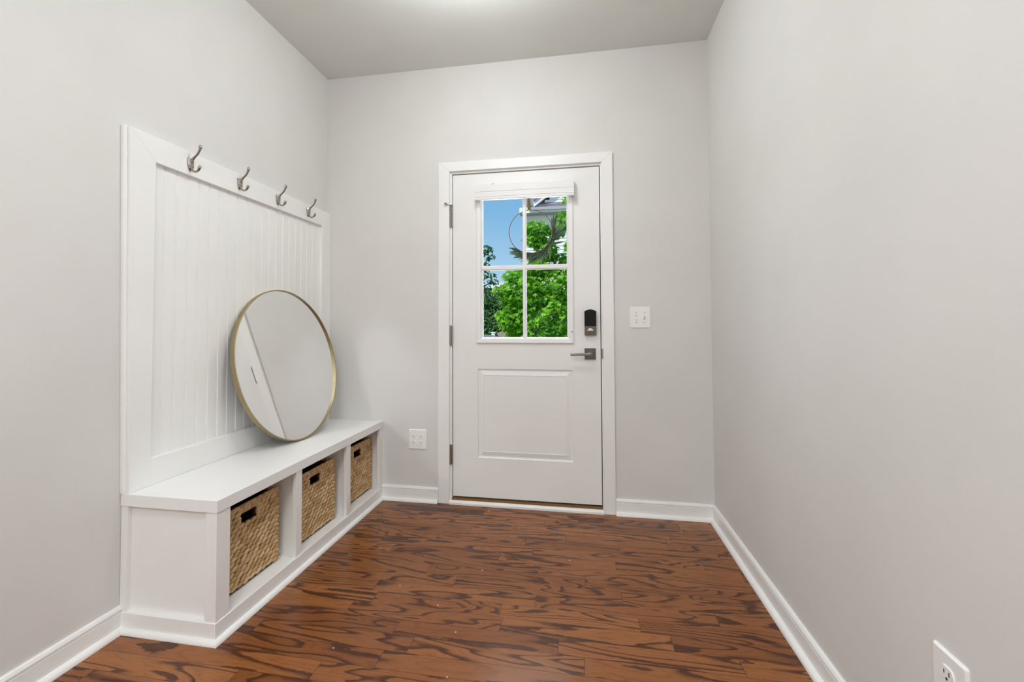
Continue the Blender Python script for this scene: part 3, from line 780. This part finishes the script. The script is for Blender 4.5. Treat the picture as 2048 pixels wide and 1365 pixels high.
for st, en, r0 in (((1.73, 4.95, .6), (.75, 4.5, 1.75), .022), ((1.70, 4.93, 1.2), (1.0, 4.5, 2.6), .020), ((1.70, 4.94, 1.7), (1.4, 4.5, 2.75), .016), ((1.74, 4.95, .5), (.6, 4.45, 1.25), .018), ((1.73, 4.95, .4), (1.0, 4.45, .9), .016), ((1.7, 4.95, 1.8), (2.2, 5.0, 2.6), .02)):
    mid = (Vector(st) + Vector(en)) / 2 + Vector((.05, -.08, -.10))
    tube(b, bez(st, mid, mid, en, 8), [r0 * (1 - .085 * k) for k in range(9)], 8)
obj('trunk', b, 'bark', mt, smooth=True)

def simple_tree(name, loc, blobs, per, size, seed, label, trunk_top, mat='darkleaf', grp=None):
    t = empty(name, loc, label, 'tree', grp)
    obj('foliage', crown(blobs, per, size, OVAL, seed), mat, t)['kind'] = 'stuff'
    b = BM(); tx = Vector(trunk_top)
    tube(b, bez(loc, Vector(loc) + Vector((0, 0, 1)), tx - Vector((0, 0, .8)), tx, 8), [.10, .09, .08, .07, .06, .05, .04, .03, .02], 8)
    for cx_, cy_, cz_, *_ in blobs[:6]:
        s = Vector(loc).lerp(tx, .55); tube(b, bez(s, s + Vector((0, 0, .2)), Vector((cx_, cy_, cz_ - .1)), (cx_, cy_, cz_), 6), [.03, .027, .023, .02, .016, .012, .008], 6)
    obj('trunk', b, 'bark', t, smooth=True); return t
simple_tree('shade_tree', (-1.6, 9.2, GZ), [(-.72, 9.0, 3.05, .20, .25, .10, 1.0), (-.60, 9.0, 2.86, .13, .2, .07, .9), (-.78, 9.1, 2.62, .14, .2, .14, .8), (-.62, 9.0, 2.38, .16, .2, .08, .9), (-.52, 9.0, 2.22, .14, .2, .07, .9), (-.72, 9.1, 2.05, .16, .2, .10, .7), (-.64, 9.0, 1.80, .13, .2, .10, .8),
    (-1.3, 9.2, 2.4, .5, .5, .9, .9), (-1.7, 9.3, 3.2, .6, .6, .6, .8)], 420, .085, 21, 'dark leafy tree at the left edge of the door glass against the sky', (-1.45, 9.2, 3.4))
simple_tree('bushy_tree', (-1.3, 13.4, GZ), [(-1.5, 13.4, 1.1, .6, .5, .95, 1.0), (-.95, 13.2, .95, .5, .45, .95, 1.0), (-.45, 13.3, .75, .45, .4, .85, 1.0), (-1.6, 13.4, 2.0, .55, .4, .45, 1.0), (-.15, 13.4, .5, .4, .3, .7, 1.0), (-1.1, 13.4, 1.75, .4, .4, .4, 1.0)], 420, .11, 33, 'dense dark green bushy tree behind the wooden gate', (-1.3, 13.4, 1.7))
simple_tree('round_shrub', (.55, 8.6, GZ), [(.45, 8.8, .85, .5, .4, .95, 1.0), (.95, 9.0, .9, .5, .4, .95, 1.0), (.02, 8.7, .35, .3, .35, .6, 1.0), (1.45, 9.0, .9, .5, .4, .95, 1.0), (.7, 9.2, 1.55, .4, .4, .45, 1.0), (1.3, 9.2, 1.5, .4, .4, .4, 1.0)], 300, .10, 41, 'dark green shrub low behind the maple foliage', (.55, 8.6, .7))

for k, (tx_, ty_, hh_) in enumerate(((-10.5, 31, 3.4), (-7.4, 40, 4.6), (-5.0, 30, 3.1), (-3.2, 36, 3.8))):
    lab = ('low distant tree far left beyond the white fence', 'tallest distant tree beyond the white fence', 'distant tree just left of the gate behind the bushes', 'distant tree behind the wooden gate')[k]
    simple_tree('distant_tree', (tx_, ty_, GZ), [(tx_, ty_, hh_ * .55, 1.5, 1.2, hh_ * .5, 1.0), (tx_ + 1.1, ty_, hh_ * .38, 1.0, 1.0, hh_ * .42, 1.0), (tx_ - 1.0, ty_, hh_ * .35, 1.0, 1.0, hh_ * .4, 1.0)], 55, .26, 60 + k, lab, (tx_, ty_, hh_ * .8), 'darkleaf', 'distant trees beyond the fence')

# house
hs = empty('house', (2.5, 15, GZ), 'white clapboard house with a grey shingle roof and front gable behind the maple', 'house')
def siding(bm, x0, x1, yv, z0, z1, hgt=.14, clip=None):
    z = z0
    while z < z1 - 1e-4:
        zt = min(z + hgt, z1)
        xa, xb_ = x0, x1
        if clip: xa, xb_ = clip(z)
        if xb_ > xa:
            prism(bm, [(yv, z), (yv - .022, z), (yv - .004, zt), (yv, zt)], 0, xa, xb_)
        z = zt
b = BM(); siding(b, -.38, 7.5, 15.0, GZ, 5.22); box(b, -.36, 7.5, 15.0, 21, GZ, 5.22); obj('siding_wall', b, 'vinyl', hs)
b = BM(); box(b, -.55, 7.6, 14.62, 15.0, 5.20, 5.24); obj('soffit', b, 'soffit', hs)
b = BM(); box(b, -.55, 7.6, 14.58, 14.66, 5.22, 5.42); obj('fascia', b, 'vinyl', hs)
b = BM(); box(b, -.20, 7.6, 14.50, 14.585, 5.30, 5.40); obj('gutter', b, 'soffit', hs)
b = BM(); prism(b, [(14.6, 5.42), (14.6, 5.50), (18.2, 8.98), (18.2, 8.90)], 0, -.42, 7.6); prism(b, [(18.2, 8.98), (18.2, 8.90), (21.6, 5.42), (21.6, 5.50)], 0, -.42, 7.6)
obj('roof', b, 'shingle', hs)
gx0, gz0, gs = -.02, 5.42, .77; ax_ = 2.6; az = gz0 + (ax_ - gx0) * gs
b = BM(); siding(b, 0, 0, 14.72, gz0, az - .1, .14, lambda z: (gx0 + (z - gz0 + .16) / gs, 2 * ax_ - gx0 - (z - gz0 + .16) / gs))
obj('gable_siding', b, 'vinyl', hs)
b = BM()
def rake(bm, xs, sgn, ya, yb, zo, zh):
    A_ = [(xs, gz0), (ax_, az)]
    pr = [(A_[0][0], A_[0][1] + zo), (A_[1][0], A_[1][1] + zo), (A_[1][0], A_[1][1] + zo + zh), (A_[0][0], A_[0][1] + zo + zh)]
    V0 = [bm.verts.new((x, ya, z)) for x, z in pr]; V1 = [bm.verts.new((x, yb, z)) for x, z in pr]
    for i in range(4): bm.faces.new((V0[i], V0[(i + 1) % 4], V1[(i + 1) % 4], V1[i]))
    bm.faces.new(V0); bm.faces.new(V1[::-1])
for xs in (gx0, 2 * ax_ - gx0): rake(b, xs, 1, 14.55, 14.72, 0, .20)
obj('rake_board', b, 'vinyl', hs)
b = BM()
for xs in (gx0, 2 * ax_ - gx0): rake(b, xs, 1, 14.50, 18.0, .20, .05)
obj('gable_roof', b, 'shingle', hs)

# fences
fg = empty('fence_gate', (-.66, 12, GZ), 'weathered tan picket gate with an arched top below the trees', 'gate')
for k in range(9):
    xa = -.945 + k * .068; t_ = (k + .5) / 9; zt = .775 + .155 * math.sin(PI * (t_ * .8 + .16))
    b = BM(); box(b, xa, xa + .062, 12.0, 12.018, GZ + .04, zt); obj('picket', b, 'fence', fg)
for za in (.0, .55):
    b = BM(); box(b, -.95, -.33, 12.018, 12.05, za, za + .08); obj('rail', b, 'fence', fg)
for xa in (-.955, -.335):
    b = BM(); box(b, xa - .04, xa + .04, 12.02, 12.10, GZ, .70); obj('gate_post', b, 'fence', fg)
vf = empty('vinyl_fence', (-1.6, 11.0, GZ), 'white vinyl fence running up to the tan gate', 'fence')
a_, e_ = Vector((-2.6, 9.4, 0)), Vector((-1.06, 11.9, 0)); d_ = (e_ - a_).normalized(); s_ = Vector((-d_.y, d_.x, 0)) * .03
def wallstrip(bm, p, q, z0, z1, th):
    s2 = Vector((-d_.y, d_.x, 0)) * th; vs = []
    for P_ in (p, q):
        for sg in (-1, 1):
            for z in (z0, z1): vs.append(bm.verts.new((P_ + s2 * sg).to_tuple()[:2] + (z,)))
    for f in ((0, 1, 3, 2), (4, 6, 7, 5), (0, 4, 5, 1), (2, 3, 7, 6), (0, 2, 6, 4), (1, 5, 7, 3)): bm.faces.new([vs[i] for i in f])
b = BM(); wallstrip(b, a_, e_, GZ + .05, .74, .02); obj('fence_panel', b, 'vinyl', vf)
b = BM(); wallstrip(b, a_, e_, .74, .80, .035); obj('top_rail', b, 'vinyl', vf)
b = BM(); box(b, -1.10, -1.00, 11.88, 11.98, GZ, .86); prism(b, [(-1.12, 11.86), (-.98, 11.86), (-.98, 12.0), (-1.12, 12.0)], 2, .86, .885); obj('fence_post', b, 'vinyl', vf)
for i, (px_, lab) in enumerate(((.86, 'left of two short white posts at the bottom of the right pane'), (1.14, 'right of two short white posts at the bottom of the right pane'))):
    b = BM(); box(b, px_ - .02, px_ + .02, 6.5, 6.54, GZ, .90); prism(b, [(px_ - .025, 6.495), (px_ + .025, 6.495), (px_ + .025, 6.545), (px_ - .025, 6.545)], 2, .90, .912)
    tag(obj('garden_post', b, 'vinyl', bevel=.004), lab, 'post', 'short white garden posts')

# ------------------------------------------------------------------ light
def lamp(name, typ, loc, energy, col=(1, 1, 1), **kw):
    l = bpy.data.lights.new(name, typ); l.energy = energy; l.color = col
    for k, v in kw.items(): setattr(l, k, v)
    o = bpy.data.objects.new(name, l); COL.objects.link(o); o.location = loc; return o
lamp('entry_ceiling_lamp', 'POINT', (1.20, -1.05, 2.60), 19.5, (0.955, 0.98, 1.0), shadow_soft_size=.10)
lamp('hall_ceiling_lamp', 'AREA', (1.15, -2.75, 2.74), 20, (0.94, 0.972, 1.0), shape='DISK', size=.7)
lamp('hall_ceiling_lamp', 'AREA', (1.3, -4.7, 2.74), 54, (0.94, 0.972, 1.0), shape='DISK', size=.9)
dl = lamp('daylight_through_door_glass', 'AREA', (1.325, .42, 1.50), 11, (0.93, 0.97, 1.0), shape='RECTANGLE', size=.62)
dl.data.size_y = .95; dl.rotation_euler = (math.radians(-90), 0, 0)
su = lamp('sun', 'SUN', (0, -10, 20), 4.6, (1.0, 0.96, 0.90), angle=.01)
su.rotation_euler = Vector((.55, .50, -.85)).to_track_quat('-Z', 'Y').to_euler()

wd = bpy.data.worlds.new('sky'); S.world = wd; wd.use_nodes = True
nt = wd.node_tree; nt.nodes.clear()
out = nt.nodes.new('ShaderNodeOutputWorld'); bg = nt.nodes.new('ShaderNodeBackground'); L(nt, bg.outputs[0], out.inputs[0])
tc = N(nt, 'ShaderNodeTexCoord'); sp = N(nt, 'ShaderNodeSeparateXYZ'); L(nt, tc.outputs['Generated'], sp.inputs[0])
sky = ramp(nt, sp.outputs[2], [(0.0, (.55, .70, .86)), (.10, (.40, .62, .84)), (.22, (.23, .48, .76)), (.34, (.165, .40, .70)), (1.0, (.10, .26, .60))])
mp = N(nt, 'ShaderNodeMapping'); mp.inputs['Scale'].default_value = (1, 1, 2.2); L(nt, tc.outputs['Generated'], mp.inputs[0])
nz = N(nt, 'ShaderNodeTexNoise', i_Scale=9.0, i_Detail=7.0, i_Roughness=.55); L(nt, mp.outputs[0], nz.inputs['Vector'])
hm = N(nt, 'ShaderNodeMapRange'); L(nt, sp.outputs[2], hm.inputs[0]); hm.inputs[1].default_value = .02; hm.inputs[2].default_value = .16; hm.inputs[3].default_value = .26; hm.inputs[4].default_value = -.25
cl = ramp(nt, math_n(nt, 'ADD', nz.outputs[0], hm.outputs[0]), [(.50, (0, 0, 0)), (.60, (1, 1, 1))])
mx = N(nt, 'ShaderNodeMix', data_type='RGBA'); L(nt, cl, mx.inputs[0]); L(nt, sky, mx.inputs[6]); mx.inputs[7].default_value = (.86, .88, .93, 1)
L(nt, mx.outputs[2], bg.inputs[0]); bg.inputs[1].default_value = 1.0

# ------------------------------------------------------------------ camera
cam = bpy.data.cameras.new('camera'); co = bpy.data.objects.new('camera', cam); COL.objects.link(co); S.camera = co
F, PCX, PCY, yaw, pitch, roll = 964.53, 981.54, 620.40, -.1862, .0309, -.0028
cam.sensor_width = 36; cam.sensor_fit = 'HORIZONTAL'; cam.lens = F / 2048 * 36
cam.shift_x = (1024 - PCX) / 2048; cam.shift_y = (PCY - 682.5) / 2048
cam.clip_start = .02; cam.clip_end = 300
rt = Vector((math.cos(yaw), -math.sin(yaw), 0)); f0 = Vector((math.sin(yaw), math.cos(yaw), 0)); u0 = Vector((0, 0, 1))
fw = f0 * math.cos(pitch) + u0 * math.sin(pitch); u1 = u0 * math.cos(pitch) - f0 * math.sin(pitch)
r2 = rt * math.cos(roll) + u1 * math.sin(roll); u2 = u1 * math.cos(roll) - rt * math.sin(roll)
mw = Matrix((r2, u2, -fw)).transposed().to_4x4(); mw.translation = CAM; co.matrix_world = mw

S.view_settings.view_transform = 'Standard'; S.view_settings.look = 'None'
S.view_settings.exposure = 0.07; S.view_settings.gamma = 1.0
try: S.view_settings.use_curve_mapping = False
except Exception: pass
S.cycles.use_denoising = True
S.cycles.max_bounces = 12; S.cycles.diffuse_bounces = 8; S.cycles.glossy_bounces = 6; S.cycles.transparent_max_bounces = 16
S.cycles.caustics_reflective = True; S.cycles.blur_glossy = 0.0
S.cycles.sample_clamp_indirect = 12.0
